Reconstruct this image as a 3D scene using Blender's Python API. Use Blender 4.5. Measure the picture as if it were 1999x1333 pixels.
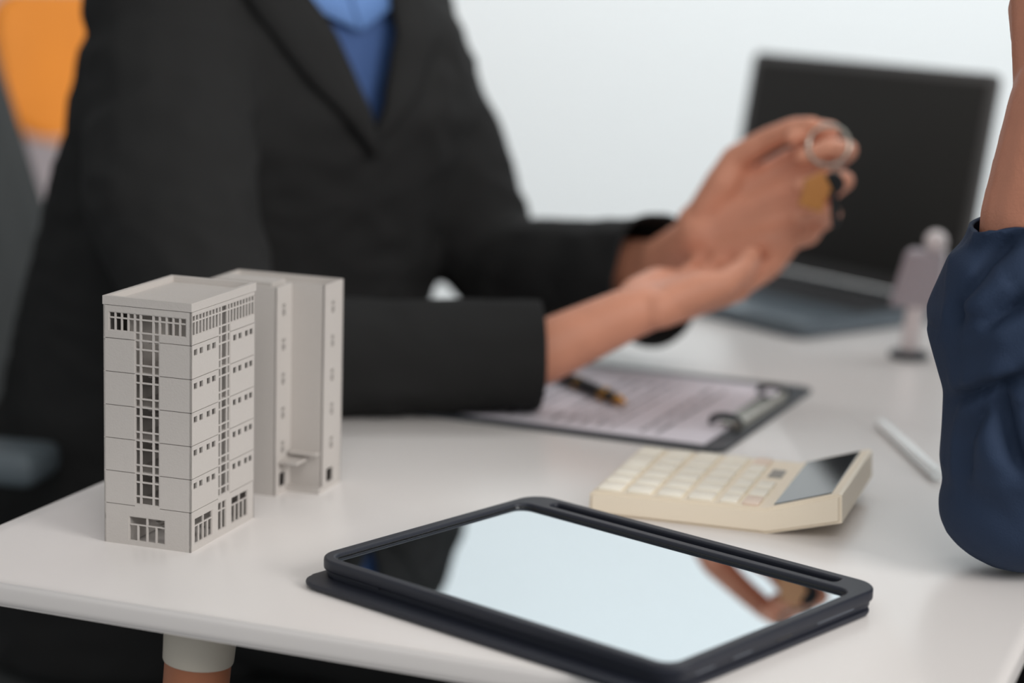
import bpy, bmesh, math, random
import numpy as np
from mathutils import Vector, Matrix, noise
from mathutils.bvhtree import BVHTree
R = math.radians
random.seed(4)
for o in list(bpy.data.objects):
    bpy.data.objects.remove(o)
SC = bpy.context.scene
COL = SC.collection
TZ = 0.75                                    # table top height

# ------------------------------------------------------------------ camera
cam = bpy.data.cameras.new('camera')
cam.lens = 75; cam.sensor_width = 36; cam.sensor_fit = 'HORIZONTAL'
cam.clip_start = 0.02; cam.clip_end = 100
camo = bpy.data.objects.new('camera', cam); COL.objects.link(camo)
PITCH, ROLL = R(11.0), R(1.8)
camo.matrix_world = Matrix.Translation((0, 0, TZ + 0.36)) @ Matrix.Rotation(R(90) - PITCH, 4, 'X') @ Matrix.Rotation(ROLL, 4, 'Z')
cam.dof.use_dof = True
cam.dof.focus_distance = 1.215
cam.dof.aperture_fstop = 3.1
SC.camera = camo
# ------------------------------------------------------------------ world, lights, exposure
w = bpy.data.worlds.new('world'); SC.world = w; w.use_nodes = True
w.node_tree.nodes['Background'].inputs[0].default_value = (0.93, 0.97, 1.0, 1)
w.node_tree.nodes['Background'].inputs[1].default_value = 0.54
def area(name, loc, target, size, sizey, power, col):
    l = bpy.data.lights.new(name, 'AREA'); l.shape = 'RECTANGLE'; l.size = size; l.size_y = sizey
    l.energy = power; l.color = col
    o = bpy.data.objects.new(name, l); COL.objects.link(o); o.location = loc
    o.rotation_euler = (Vector(target) - Vector(loc)).to_track_quat('-Z', 'Y').to_euler()
    return o
area('window_light', (2.4, -0.6, 2.1), (0.0, 1.4, 0.8), 1.3, 1.2, 62, (1.0, 0.98, 0.955))
area('wall_wash', (0.9, 2.5, 2.8), (0.9, 4.4, 1.3), 3.4, 0.6, 74, (0.95, 0.985, 1.0))  # added unseen area lamp that washes the back wall, no fixture
area('front_fill', (0.2, -0.7, 2.5), (0.0, 1.3, 0.75), 1.2, 0.9, 12, (1.0, 0.95, 0.9))  # added fill from the camera side, brightens table edge and fronts
vs = SC.view_settings
vs.view_transform = 'Standard'; vs.look = 'None'; vs.gamma = 1.0; vs.exposure = 0.07
vs.use_curve_mapping = False

# ------------------------------------------------------------------ materials
def s2l(c):
    return tuple(((x/255)/12.92 if x/255 <= .04045 else ((x/255+.055)/1.055)**2.4) for x in c)
def mat(name, rgb, rough=.5, metal=0., spec=.5, var=0., scale=40., bump=0., bscale=200., sheen=0.):
    m = bpy.data.materials.new(name); m.use_nodes = True
    nt = m.node_tree; b = nt.nodes['Principled BSDF']
    c = (*s2l(rgb), 1)
    b.inputs['Base Color'].default_value = c
    b.inputs['Roughness'].default_value = rough
    b.inputs['Metallic'].default_value = metal
    b.inputs['Specular IOR Level'].default_value = spec
    b.inputs['Sheen Weight'].default_value = sheen
    tc = nt.nodes.new('ShaderNodeTexCoord')
    nz = nt.nodes.new('ShaderNodeTexNoise'); nz.inputs['Scale'].default_value = scale
    nt.links.new(tc.outputs['Object'], nz.inputs['Vector'])
    if var:
        mx = nt.nodes.new('ShaderNodeMix'); mx.data_type = 'RGBA'
        mx.inputs[6].default_value = tuple(x*(1-var) for x in c[:3]) + (1,)
        mx.inputs[7].default_value = tuple(min(1, x*(1+var)) for x in c[:3]) + (1,)
        nt.links.new(nz.outputs['Fac'], mx.inputs[0]); nt.links.new(mx.outputs[2], b.inputs['Base Color'])
    if bump:
        n2 = nt.nodes.new('ShaderNodeTexNoise'); n2.inputs['Scale'].default_value = bscale
        nt.links.new(tc.outputs['Object'], n2.inputs['Vector'])
        bp = nt.nodes.new('ShaderNodeBump'); bp.inputs['Strength'].default_value = bump; bp.inputs['Distance'].default_value = .002
        nt.links.new(n2.outputs['Fac'], bp.inputs['Height']); nt.links.new(bp.outputs[0], b.inputs['Normal'])
    return m
M = {}
M['laminate'] = mat('white_laminate', (224, 219, 216), .28, spec=.5, var=.01, scale=6)
M['edge'] = mat('table_edge', (226, 217, 208), .4)
M['ferrule'] = mat('cream_ferrule', (214, 205, 190), .45)
M['wood'] = mat('leg_wood', (176, 112, 80), .5, var=.15, scale=30)
M['print'] = mat('printed_plastic', (186, 180, 175), .6, var=.02, scale=300, bump=.08, bscale=900)
M['case'] = mat('navy_case', (27, 30, 41), .5, bump=.05, bscale=1500)
M['glass'] = mat('screen_glass', (195, 203, 207), .015, metal=1.0, var=.03, scale=9)
M['hardware'] = mat('grey_hardware', (92, 98, 108), .4)
M['cream'] = mat('cream_plastic', (246, 232, 210), .45, var=.01)
M['key'] = mat('cream_key', (248, 240, 224), .45)
M['keyaccent'] = mat('peach_key', (238, 216, 198), .45)
M['lcd'] = mat('lcd_panel', (36, 40, 43), .08, spec=.5)
M['nameplate'] = mat('nameplate_grey', (150, 148, 142), .35)
M['board'] = mat('clipboard_board', (52, 56, 62), .45)
M['chrome'] = mat('chrome', (170, 165, 155), .22, metal=1.)
M['darkmetal'] = mat('dark_steel', (70, 72, 74), .3, metal=1.)
M['gold'] = mat('gold', (214, 160, 84), .25, metal=1.)
M['bronze'] = mat('bronze_fob', (176, 118, 60), .4)
M['blackgloss'] = mat('black_gloss', (28, 28, 29), .2)
M['stylus'] = mat('white_stylus', (246, 250, 250), .25)
M['lap'] = mat('laptop_grey', (112, 122, 130), .28, metal=.55)
M['lapbezel'] = mat('laptop_bezel', (76, 74, 73), .5)
M['lapscreen'] = mat('laptop_screen', (46, 45, 43), .6, spec=.2)
M['keycap'] = mat('laptop_key', (38, 38, 40), .5)
M['keybed'] = mat('laptop_keybed', (50, 50, 52), .5)
M['lilac'] = mat('lilac_plastic', (168, 158, 164), .35)
M['pale'] = mat('pale_plastic', (226, 216, 216), .3)
M['skin'] = mat('skin', (212, 146, 118), .5, var=.1, scale=60)
M['skin2'] = mat('skin_tanned', (186, 124, 98), .5, var=.08, scale=70, bump=.15, bscale=600)
M['blazer'] = mat('black_wool', (38, 38, 38), .9, spec=.15, bump=.2, bscale=700)
M['trouser'] = mat('black_cloth', (44, 44, 44), .9, spec=.1)
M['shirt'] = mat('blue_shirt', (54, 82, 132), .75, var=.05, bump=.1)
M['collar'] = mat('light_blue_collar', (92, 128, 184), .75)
M['navy'] = mat('navy_cotton', (40, 53, 75), .8, spec=.2, var=.06, scale=30, bump=.15, bscale=900)
M['hair'] = mat('dark_hair', (30, 24, 20), .5)
M['eye'] = mat('eye', (96, 78, 68), .3)
M['shoe'] = mat('black_leather', (26, 26, 26), .35)
M['chairdark'] = mat('charcoal_upholstery', (58, 60, 60), .8)
M['armpad'] = mat('grey_arm_pad', (88, 98, 104), .5)
M['orange'] = mat('orange_upholstery', (204, 120, 18), .7, var=.12, scale=5)
M['wall'] = mat('white_paint', (238, 242, 243), .8)
M['wallgrey'] = mat('lavender_grey_paint', (196, 184, 186), .8)
M['floor'] = mat('charcoal_carpet', (58, 57, 56), .95, spec=.1, var=.15, scale=300)
M['ceil'] = mat('ceiling_paint', (230, 230, 228), .9)
# printed sheet: grey text lines across the page
def paper_mat():
    m = mat('printed_paper', (226, 220, 228), .7)
    nt = m.node_tree; b = nt.nodes['Principled BSDF']
    tc = [n for n in nt.nodes if n.type == 'TEX_COORD'][0]
    sx = nt.nodes.new('ShaderNodeSeparateXYZ'); nt.links.new(tc.outputs['Object'], sx.inputs[0])
    def mth(op, a, bv):
        n = nt.nodes.new('ShaderNodeMath'); n.operation = op
        for i, v in enumerate((a, bv)):
            if isinstance(v, (int, float)): n.inputs[i].default_value = v
            else: nt.links.new(v, n.inputs[i])
        return n.outputs[0]
    fr = mth('FRACT', mth('MULTIPLY', sx.outputs[0], 85.), 0)
    line = mth('LESS_THAN', fr, .34)
    para = mth('LESS_THAN', mth('FRACT', mth('MULTIPLY', sx.outputs[0], 14.), 0), .72)
    iny = mth('MULTIPLY', mth('GREATER_THAN', sx.outputs[1], .022), mth('LESS_THAN', sx.outputs[1], .185))
    inx = mth('MULTIPLY', mth('GREATER_THAN', sx.outputs[0], -.262), mth('LESS_THAN', sx.outputs[0], -.055))
    nz = nt.nodes.new('ShaderNodeTexNoise'); nz.inputs['Scale'].default_value = 160
    nt.links.new(tc.outputs['Object'], nz.inputs['Vector'])
    wd = mth('GREATER_THAN', nz.outputs['Fac'], .42)
    f = mth('MULTIPLY', mth('MULTIPLY', mth('MULTIPLY', line, para), mth('MULTIPLY', iny, inx)), wd)
    f = mth('MULTIPLY', f, .72)
    mx = nt.nodes.new('ShaderNodeMix'); mx.data_type = 'RGBA'
    mx.inputs[6].default_value = (*s2l((226, 220, 228)), 1); mx.inputs[7].default_value = (*s2l((70, 70, 78)), 1)
    nt.links.new(f, mx.inputs[0]); nt.links.new(mx.outputs[2], b.inputs['Base Color'])
    return m
M['paper'] = paper_mat()

# ------------------------------------------------------------------ object helpers
def tag(o, label=None, cat=None, group=None, kind=None):
    if label: o['label'] = label
    if cat: o['category'] = cat
    if group: o['group'] = group
    if kind: o['kind'] = kind
    return o
def thing(name, label, cat, loc=(0, 0, 0), rz=0., group=None):
    o = bpy.data.objects.new(name, None); COL.objects.link(o)
    o.location = loc; o.rotation_euler = (0, 0, rz); o.empty_display_size = .02
    return tag(o, label, cat, group)
def obj(name, bm, m, parent=None, smooth=False, label=None, loc=None, rot=None):
    if isinstance(bm, bpy.types.Mesh): me = bm
    else:
        bmesh.ops.recalc_face_normals(bm, faces=bm.faces)
        me = bpy.data.meshes.new(name); bm.to_mesh(me); bm.free()
    if m is not None and not me.materials: me.materials.append(m)
    if smooth:
        for p in me.polygons: p.use_smooth = True
    o = bpy.data.objects.new(name, me); COL.objects.link(o)
    if parent: o.parent = parent
    if loc: o.location = loc
    if rot: o.rotation_euler = rot
    if label: o['label'] = label
    return o
def autosmooth(o, ang=40):
    me = o.data
    for p in me.polygons: p.use_smooth = True
    me.set_sharp_from_angle(angle=R(ang))
    return o
def NB(): return bmesh.new()
def box(bm, x0, x1, y0, y1, z0, z1, bev=0., seg=2, mtx=None):
    r = bmesh.ops.create_cube(bm, size=1)
    vs_ = r['verts']
    for v in vs_:
        v.co = Vector((x0 + (v.co.x+.5)*(x1-x0), y0 + (v.co.y+.5)*(y1-y0), z0 + (v.co.z+.5)*(z1-z0)))
    if bev:
        es = list({e for v in vs_ for e in v.link_edges})
        r2 = bmesh.ops.bevel(bm, geom=es, offset=bev, segments=seg, affect='EDGES', profile=.5)
        vs_ = list({v for f in r2['faces'] for v in f.verts} | {v for v in vs_ if v.is_valid})
    if mtx is not None:
        for v in vs_: v.co = mtx @ v.co
    return vs_
def frame_of(d):
    d = d.normalized()
    a = Vector((0, 0, 1)) if abs(d.z) < .9 else Vector((1, 0, 0))
    x = a.cross(d).normalized(); y = d.cross(x)
    return x, y, d
def tube(bm, pts, rad, seg=16, caps=True):
    """lofted round tube along pts; rad is a number or one radius per point"""
    pts = [Vector(p) for p in pts]
    if isinstance(rad, (int, float)): rad = [rad]*len(pts)
    rings = []; x = None
    for i, p in enumerate(pts):
        d = (pts[min(i+1, len(pts)-1)] - pts[max(i-1, 0)]).normalized()
        if x is None: x, y, _ = frame_of(d)
        else:
            x = (x - d*x.dot(d)).normalized(); y = d.cross(x)
        rings.append([bm.verts.new(p + rad[i]*(x*math.cos(a) + y*math.sin(a))) for a in [2*math.pi*k/seg for k in range(seg)]])
    for a, b in zip(rings, rings[1:]):
        for k in range(seg): bm.faces.new((a[k], a[(k+1) % seg], b[(k+1) % seg], b[k]))
    if caps:
        bm.faces.new(rings[0][::-1]); bm.faces.new(rings[-1])
def lathe(bm, prof, seg=32, axis_pt=(0, 0, 0)):
    rings = []
    for r, z in prof:
        rings.append([bm.verts.new(Vector(axis_pt) + Vector((r*math.cos(2*math.pi*k/seg), r*math.sin(2*math.pi*k/seg), z))) for k in range(seg)])
    for a, b in zip(rings, rings[1:]):
        for k in range(seg): bm.faces.new((a[k], a[(k+1) % seg], b[(k+1) % seg], b[k]))
    bm.faces.new(rings[0][::-1]); bm.faces.new(rings[-1])
def rrect(x0, x1, y0, y1, r, n=8):
    pts = []
    for cx, cy, a0 in ((x1-r, y1-r, 0), (x0+r, y1-r, 90), (x0+r, y0+r, 180), (x1-r, y0+r, 270)):
        for k in range(n+1):
            a = R(a0 + 90*k/n); pts.append((cx + r*math.cos(a), cy + r*math.sin(a)))
    return pts
def prism(bm, pts, z0, z1, bev=0., seg=2):
    a = [bm.verts.new((p[0], p[1], z0)) for p in pts]; b = [bm.verts.new((p[0], p[1], z1)) for p in pts]
    bot = bm.faces.new(a[::-1]); top = bm.faces.new(b); n = len(pts)
    for k in range(n): bm.faces.new((a[k], a[(k+1) % n], b[(k+1) % n], b[k]))
    if bev:
        bmesh.ops.bevel(bm, geom=list(top.edges)+list(bot.edges), offset=bev, segments=seg, affect='EDGES', profile=.5)
def holed(loops, z0, z1, bev=0.):
    """flat plate with holes and rounded rims, from 2D outlines -> mesh"""
    cu = bpy.data.curves.new('outline', 'CURVE'); cu.dimensions = '2D'; cu.fill_mode = 'BOTH'
    cu.extrude = max(1e-5, (z1-z0)/2 - bev); cu.bevel_depth = bev; cu.bevel_resolution = 2
    for l in loops:
        s = cu.splines.new('POLY'); s.points.add(len(l)-1); s.use_cyclic_u = True
        for p, q in zip(s.points, l): p.co = (q[0], q[1], 0, 1)
    o = bpy.data.objects.new('tmp', cu); COL.objects.link(o)
    me = bpy.data.meshes.new_from_object(o.evaluated_get(bpy.context.evaluated_depsgraph_get()))
    bpy.data.objects.remove(o)
    me.transform(Matrix.Translation((0, 0, (z0+z1)/2)))
    return me
def panel(bm, u0, u1, v0, v1, holes, th, place):
    """wall panel in (u, v) with rectangular openings; depth th runs inwards; place(u, v, depth) -> point"""
    us = sorted({u0, u1, *[h[0] for h in holes], *[h[1] for h in holes]}); vs_ = sorted({v0, v1, *[h[2] for h in holes], *[h[3] for h in holes]})
    us = [u for u in us if u0 <= u <= u1]; vs_ = [v for v in vs_ if v0 <= v <= v1]
    def solid(i, j):
        if not (0 <= i < len(us)-1 and 0 <= j < len(vs_)-1): return False
        cu, cv = (us[i]+us[i+1])/2, (vs_[j]+vs_[j+1])/2
        return not any(h[0] < cu < h[1] and h[2] < cv < h[3] for h in holes)
    cache = {}
    def V(i, j, d):
        if (i, j, d) not in cache: cache[(i, j, d)] = bm.verts.new(place(us[i], vs_[j], d*th))
        return cache[(i, j, d)]
    for i in range(len(us)-1):
        for j in range(len(vs_)-1):
            if not solid(i, j): continue
            bm.faces.new((V(i, j, 0), V(i+1, j, 0), V(i+1, j+1, 0), V(i, j+1, 0)))
            bm.faces.new((V(i, j, 1), V(i, j+1, 1), V(i+1, j+1, 1), V(i+1, j, 1)))
            for di, dj, e in ((-1, 0, ((i, j+1), (i, j))), (1, 0, ((i+1, j), (i+1, j+1))), (0, -1, ((i, j), (i+1, j))), (0, 1, ((i+1, j+1), (i, j+1)))):
                if not solid(i+di, j+dj):
                    a, b = e; bm.faces.new((V(*a, 0), V(*a, 1), V(*b, 1), V(*b, 0)))

# ------------------------------------------------------------------ the setting
def structure(name, bm, m):
    return tag(obj(name, bm, m), kind='structure')
bm = NB(); box(bm, -3.2, 3.4, -1.2, 4.8, -.05, 0); structure('floor', bm, M['floor'])
bm = NB(); box(bm, -.62, 3.4, 4.4, 4.5, 0, 2.9); structure('wall_back', bm, M['wall'])
bm = NB(); box(bm, -3.2, -.62, 4.4, 4.5, 0, 2.9); structure('wall_left', bm, M['wallgrey'])
bm = NB(); box(bm, -3.2, 3.4, -1.2, 4.5, 2.9, 2.95); structure('ceiling', bm, M['ceil'])

# ------------------------------------------------------------------ table
TU = Vector((.9336, -.3584, 0)); TV = Vector((.3584, .9336, 0))
TC = Vector((-.339, 1.131, 0)); TANG = math.atan2(TU.y, TU.x)
def T2(u, v, z=0.): return TC + TU*u + TV*v + Vector((0, 0, z))
tab = thing('meeting_table', 'long white table with rounded edge carrying the tablet, calculator and laptop', 'table', TC, TANG)
bm = NB(); prism(bm, rrect(0, .594, .010, 1.46, .02), TZ-.0135, TZ, .004, 4)
autosmooth(obj('tabletop', bm, M['laminate'], tab), 50)
for lx, ly, sx, sy in ((.161, .062, -1, -1), (.47, .085, 1, -1), (.125, 1.375, -1, 1), (.47, 1.375, 1, 1)):
    bm = NB()
    t0 = Vector((lx, ly, TZ-.0138)); t1 = Vector((lx+sx*.05, ly+sy*.03, 0))
    at = lambda k: t0 + (t1-t0)*k
    tube(bm, [at(.030), at(.4), at(.8), at(1)], [.0186, .017, .013, .011], 24)
    lg = autosmooth(obj('leg', bm, M['wood'], tab, label='tapered brown wooden leg'))
    bm = NB(); tube(bm, [at(0), at(.003), at(.042), at(.044)], [.0208, .0210, .0198, .0194], 32)
    autosmooth(obj('ferrule', bm, M['ferrule'], lg, label='cream sleeve at the top of the leg'))

# ------------------------------------------------------------------ front model building
FC = Vector((-.1812, 1.1827, TZ))            # near corner
EA = Vector((-.0530, .0180, 0)).normalized() # along the camera-facing side, to its far left
EB = Vector((EA.y, -EA.x, 0))               # along the right side, receding
WA, WB, BH = .0562, .0824, .1460
b1 = thing('model_building', 'pale grey printed model tower with many small windows at the table corner', 'model building', FC, 0)
def PA(u, v, d): # camera-facing side: u 0..1 from the left, v 0..1 from the top
    return EA*(WA*(1-u)) + EB*d + Vector((0, 0, BH*(1-v)))
def PB(u, v, d):
    return EB*(WB*u) + EA*d + Vector((0, 0, BH*(1-v)))
TH = .0011
FL = [.166 + .134*i for i in range(6)]
def add_panel(P, u0, u1, v0, v1, holes, sink=0.):
    bm = NB(); g = .0022
    panel(bm, u0+(.0 if u0 < .01 else .0), u1, v0+g, v1-g*.3, holes, TH, lambda u, v, d: P(u, v, d+sink))
    return obj('wall_panel', bm, M['print'], b1)
def add_grid(P, u0, u1, v0, v1, ubars, vbars, w_u, w_v, inset=.0003, name='window_frame', edge=True):
    """mullions and transoms of one window as one open lattice"""
    cu = sorted([u0-w_u*.5 if not edge else u0] + list(ubars) + [u1]); cv = sorted([v0] + list(vbars) + [v1])
    holes = []
    for i in range(len(cu)-1):
        for j in range(len(cv)-1):
            a, b_ = cu[i] + w_u*(.5 if i or edge else .5), cu[i+1]-w_u*.5
            c, d_ = cv[j]+w_v*.5, cv[j+1]-w_v*.5
            holes.append((a, b_, c, d_))
    bm = NB(); panel(bm, u0, u1, v0, v1, holes, TH*.8, lambda u, v, d: P(u, v, d+inset))
    return obj(name, bm, M['print'], b1)
# camera-facing side
add_panel(PA, 0, 1, .034, FL[0], [(.06, .945, .061, .136), (.356, .641, .061, FL[0])])
add_grid(PA, .06, .356, .061, .136, [.06+.296*k/4 for k in (1, 2, 3)], [.084], .020, .006)
add_grid(PA, .641, .945, .061, .136, [.641+.304*k/4 for k in (1, 2, 3)], [.084], .020, .006)
add_grid(PA, .356, .641, .061, FL[0], [.424, .568], [.084, .136], .024, .006)
for i in range(5):
    v0, v1 = FL[i], FL[i+1]
    add_panel(PA, 0, .356, v0, v1, [])
    add_panel(PA, .641, 1, v0, v1, [])
    vb = [v0+.036, v0+.100] if i < 4 else [v0+.036, v0+.094]
    add_grid(PA, .356, .641, v0, v1 if i < 4 else .829, [.424, .568], vb, .024, .0065)
bm = NB(); panel(bm, 0, 1, FL[5]+.002, 1, [(.283, .705, .881, .981)], TH, PA); obj('wall_panel', bm, M['print'], b1)
bm = NB(); panel(bm, .356, .641, .829, FL[5]+.002, [], TH, PA); obj('lintel', bm, M['print'], b1)
add_grid(PA, .283, .705, .881, .914, [.494], [], .02, .005)
add_grid(PA, .283, .705, .914, .981, [.389, .494, .600], [], .02, .005)
# right-hand side
add_panel(PB, 0, 1, .034, FL[0], [(.02, .985, .05, .131), (.417, .600, .05, FL[0])])
add_grid(PB, .02, .417, .05, .131, [.02+.397*k/8 for k in range(1, 8)], [.075], .016, .006)
add_grid(PB, .600, .985, .05, .131, [.600+.385*k/8 for k in range(1, 8)], [.075], .016, .006)
add_grid(PB, .417, .600, .05, FL[0], [.462, .555], [.075, .131], .018, .006)
for i in range(5):
    v0, v1 = FL[i], FL[i+1]
    a, b_ = v0+.020, v0+.044
    add_panel(PB, 0, .417, v0, v1, [(.04, .09, a, b_), (.125, .175, a, b_), (.235, .285, a, b_), (.315, .37, a, b_)])
    add_panel(PB, .600, 1, v0, v1, [(.645, .695, a, b_), (.73, .78, a, b_), (.835, .885, a, b_), (.91, .96, a, b_)])
    vb = [v0+.036, v0+.100] if i < 4 else [v0+.036, v0+.094]
    add_grid(PB, .417, .600, v0, v1 if i < 4 else .829, [.462, .555], vb, .018, .0065)
bm = NB(); panel(bm, 0, 1, FL[5]+.002, 1, [(.057, .33, .868, .972), (.417, .545, .855, .972), (.63, .895, .862, .972)], TH, PB); obj('wall_panel', bm, M['print'], b1)
bm = NB(); panel(bm, .417, .600, .829, FL[5]+.002, [], TH, PB); obj('lintel', bm, M['print'], b1)
for u0, u1, va, vm, vb, nt_, nb_ in ((.057, .33, .868, .900, .972, 2, 4), (.417, .545, .855, .89, .972, 2, 2), (.63, .895, .862, .896, .972, 2, 4)):
    add_grid(PB, u0, u1, va, vm, [u0+(u1-u0)*k/nt_ for k in range(1, nt_)], [], .016, .005)
    add_grid(PB, u0, u1, vm, vb, [u0+(u1-u0)*k/nb_ for k in range(1, nb_)], [], .016, .005)
# far walls, parapet, roof, floors and stairs inside
def PL(u, v, d): return EA*(WA-d) + EB*(WB*u) + Vector((0, 0, BH*(1-v)))
def PK(u, v, d): return EA*(WA*(1-u)) + EB*(WB-d) + Vector((0, 0, BH*(1-v)))
for P_ in (PL, PK):
    bm = NB(); panel(bm, 0, 1, .034, 1, [], TH, P_); obj('far_wall', bm, M['print'], b1)
def PR(u, v, d): return EA*(WA*u*1.012-.0003) + EB*(WB*v*1.008-.0003) + Vector((0, 0, BH - d))
bm = NB(); panel(bm, 0, 1, 0, 1, [(.05, .95, .035, .965)], BH*.034, PR); obj('parapet', bm, M['print'], b1)
bm = NB(); panel(bm, .05, .95, .035, .965, [], .0012, lambda u, v, d: PR(u, v, d+.0035)); obj('roof_slab', bm, M['print'], b1)
for i in range(1, 6):
    bm = NB(); panel(bm, .03, .97, .02, .98, [(.3, .55, .55, .9)], .0012, lambda u, v, d: PR(u, v, d+BH*FL[i]-.0006)); obj('floor_slab', bm, M['print'], b1)
def ibox(bm, a0, a1, e0, e1, z0, z1):
    P8 = [EA*a + EB*e + Vector((0, 0, z)) for z in (z0, z1) for a, e in ((a0, e0), (a1, e0), (a1, e1), (a0, e1))]
    V8 = [bm.verts.new(p) for p in P8]
    for f in ((0, 1, 2, 3), (7, 6, 5, 4), (0, 4, 5, 1), (1, 5, 6, 2), (2, 6, 7, 3), (3, 7, 4, 0)): bm.faces.new([V8[k] for k in f])
bm = NB(); ibox(bm, .002, WA-.002, .050, .0512, .001, BH*.95); obj('inner_wall', bm, M['print'], b1)
bm = NB(); ibox(bm, .040, .0412, .002, .049, .001, BH*.95); obj('inner_wall', bm, M['print'], b1)
for i in range(6):                            # stair flights seen through the glazing
    z = BH*(1-FL[5]+.134*(i-1)) + .0012 if i else .001
    bm = NB()
    for k in range(9):
        ibox(bm, .013+.0022*k, .0152+.0022*k, .010, .015, z+.0018*k, z+.0018*k+.0008)
    obj('stair_flight', bm, M['print'], b1)

# ------------------------------------------------------------------ rear model building (stepped, two wings)
RC = Vector((-.1477, 1.3113, TZ))
b2 = thing('model_building', 'stepped pale grey model building with entrance canopies standing behind the front tower', 'model building', RC, 0)
ea, eb, H2 = EA, EB, .1345
e1 = .0225                                    # visible run of the near wing
st = .0225                                    # step out to the right
e2 = .030
def R3(a, e, z): return ea*a + eb*e + Vector((0, 0, z))
def wallrun(a0, e0, a1, e1_, holes, name='wall', zt=H2):
    d = R3(a1, e1_, 0) - R3(a0, e0, 0); n = Vector((d.y, -d.x, 0)).normalized()
    bm = NB(); panel(bm, 0, d.length, 0, zt, holes, .0011, lambda u, v, q: R3(a0, e0, 0) + d.normalized()*u - n*q + Vector((0, 0, v)))
    return obj(name, bm, M['print'], b2)
def twin(u, zs): # pairs of narrow slits stacked up a wing
    return [(u-.0023+k*.0026, u-.0003+k*.0026, z+q, z+q+h) for z in zs for k in (0, 1) for q, h in ((0, .0042), (.0052, .0024))]
zs = [.119-.0222*k for k in range(5)]
zs = [z-.004 for z in zs]
wallrun(.052, 0, 0, 0, [], zt=H2)                                                              # near wing, camera-facing
wallrun(0, 0, 0, e1, twin(.011, zs) + [(.0065, .0155, .0045, .0135)])                          # near wing, right side
wallrun(0, e1, -st, e1, [])                                                                    # step wall, camera-facing
wallrun(-st, e1, -st, e1+e2, twin(.014, zs) + [(.007, .017, .0045, .0135)])                    # far wing, right side
wallrun(-st, e1+e2, .052, e1+e2, []); wallrun(.052, e1+e2, .052, 0, [])
outline = [(.052, 0), (0, 0), (0, e1), (-st, e1), (-st, e1+e2), (.052, e1+e2)]
def slab(name, pts, z0, z1):
    bm = NB(); a = [bm.verts.new(R3(*p, z0)) for p in pts]; b = [bm.verts.new(R3(*p, z1)) for p in pts]; n = len(pts)
    bm.faces.new(a); bm.faces.new(b[::-1])
    for k in range(n): bm.faces.new((a[k], a[(k+1) % n], b[(k+1) % n], b[k]))
    return obj(name, bm, M['print'], b2)
slab('roof_slab', [(.0509, .0011), (.0011, .0011), (.0011, e1+.0011), (-st+.0011, e1+.0011), (-st+.0011, e1+e2-.0011), (.0509, e1+e2-.0011)], H2-.006, H2-.0045)
slab('roof_box', [(.048, .010), (.008, .010), (.008, .030), (.048, .030)], H2-.0045, H2+.001)
for k in range(1, 6):
    slab('floor_slab', [(.0505, .0015), (.0015, .0015), (.0015, e1+.0015), (-st+.0015, e1+.0015), (-st+.0015, e1+e2-.0015), (.0505, e1+e2-.0015)], .0205+.0222*(k-1), .0215+.0222*(k-1))
slab('canopy', [(.0, .004), (-.013, .004), (-.013, .020), (.0, .020)], .0205, .0222)
slab('canopy', [(-.002, e1-.006), (-st+.002, e1-.006), (-st+.002, e1), (-.002, e1)], .0245, .0260)
slab('plinth', [(.0, .016), (-st-.001, .016), (-st-.001, e1), (.0, e1)], 0, .0035)

# ------------------------------------------------------------------ tablet in its folio case
tb = thing('tablet', 'tablet lying face up in a dark navy case with folded cover under it', 'tablet', (-.1050, 1.1350, TZ+.0017), R(-41.0))
tb.matrix_world = Matrix.Translation(tb.location) @ Matrix.Rotation(R(.55), 4, 'X') @ Matrix.Rotation(R(-41.0), 4, 'Z')   # lies slightly propped on its folded cover
TL, TW = .2475, .1875
bm = NB(); prism(bm, rrect(-.0015, TL+.001, -.0125, TW-.004, .012), 0, .0028, .001)
autosmooth(obj('cover_flap', bm, M['case'], tb))
bm = NB(); prism(bm, rrect(.0005, TL-.0005, .0005, TW-.0005, .0135), .003, .0085, .0012)
cs = autosmooth(obj('case', bm, M['case'], tb))
gx0, gx1, gy0, gy1 = .0044, TL-.0046, .0042, TW-.0188
me = holed([rrect(0, TL, 0, TW, .0145, 10), rrect(gx0, gx1, gy0, gy1, .0095, 10)[::-1], rrect(.020, TL-.020, TW-.0150, TW-.0042, .004)[::-1]], .0068, .0135, .0013)
autosmooth(obj('case_rim', me, M['case'], tb), 60)
bm = NB(); prism(bm, rrect(gx0-.0006, gx1+.0006, gy0-.0006, gy1+.0006, .0095, 10), .0087, .0109, .0003)
autosmooth(obj('screen', bm, M['glass'], tb, label='glossy dark screen mirroring the bright room'))
me = holed([rrect(gx0-.0003, gx1+.0003, gy0-.0003, gy1+.0003, .0095, 10), rrect(gx0+.0012, gx1-.0012, gy0+.0012, gy1-.0012, .0085, 10)[::-1]], .0105, .0116, .0004)
obj('screen_surround', me, M['blackgloss'], tb)
for y0, y1 in ((.018, .034), (.050, .066)):
    bm = NB(); box(bm, TL-.0004, TL+.0007, y0, y1, .0062, .0095, .0004); obj('button', bm, M['hardware'], tb)
bm = NB(); box(bm, TL-.0004, TL+.0004, .088, .102, .0058, .0098, .0003); obj('port', bm, M['blackgloss'], tb)
bm = NB(); box(bm, TL-.0004, TL+.0006, .125, .160, .0062, .0090, .0003); obj('speaker_grille', bm, M['hardware'], tb)
bm = NB(); box(bm, .030, .050, -.0006, .0004, .0058, .0098, .0003); obj('button', bm, M['case'], tb)

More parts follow.
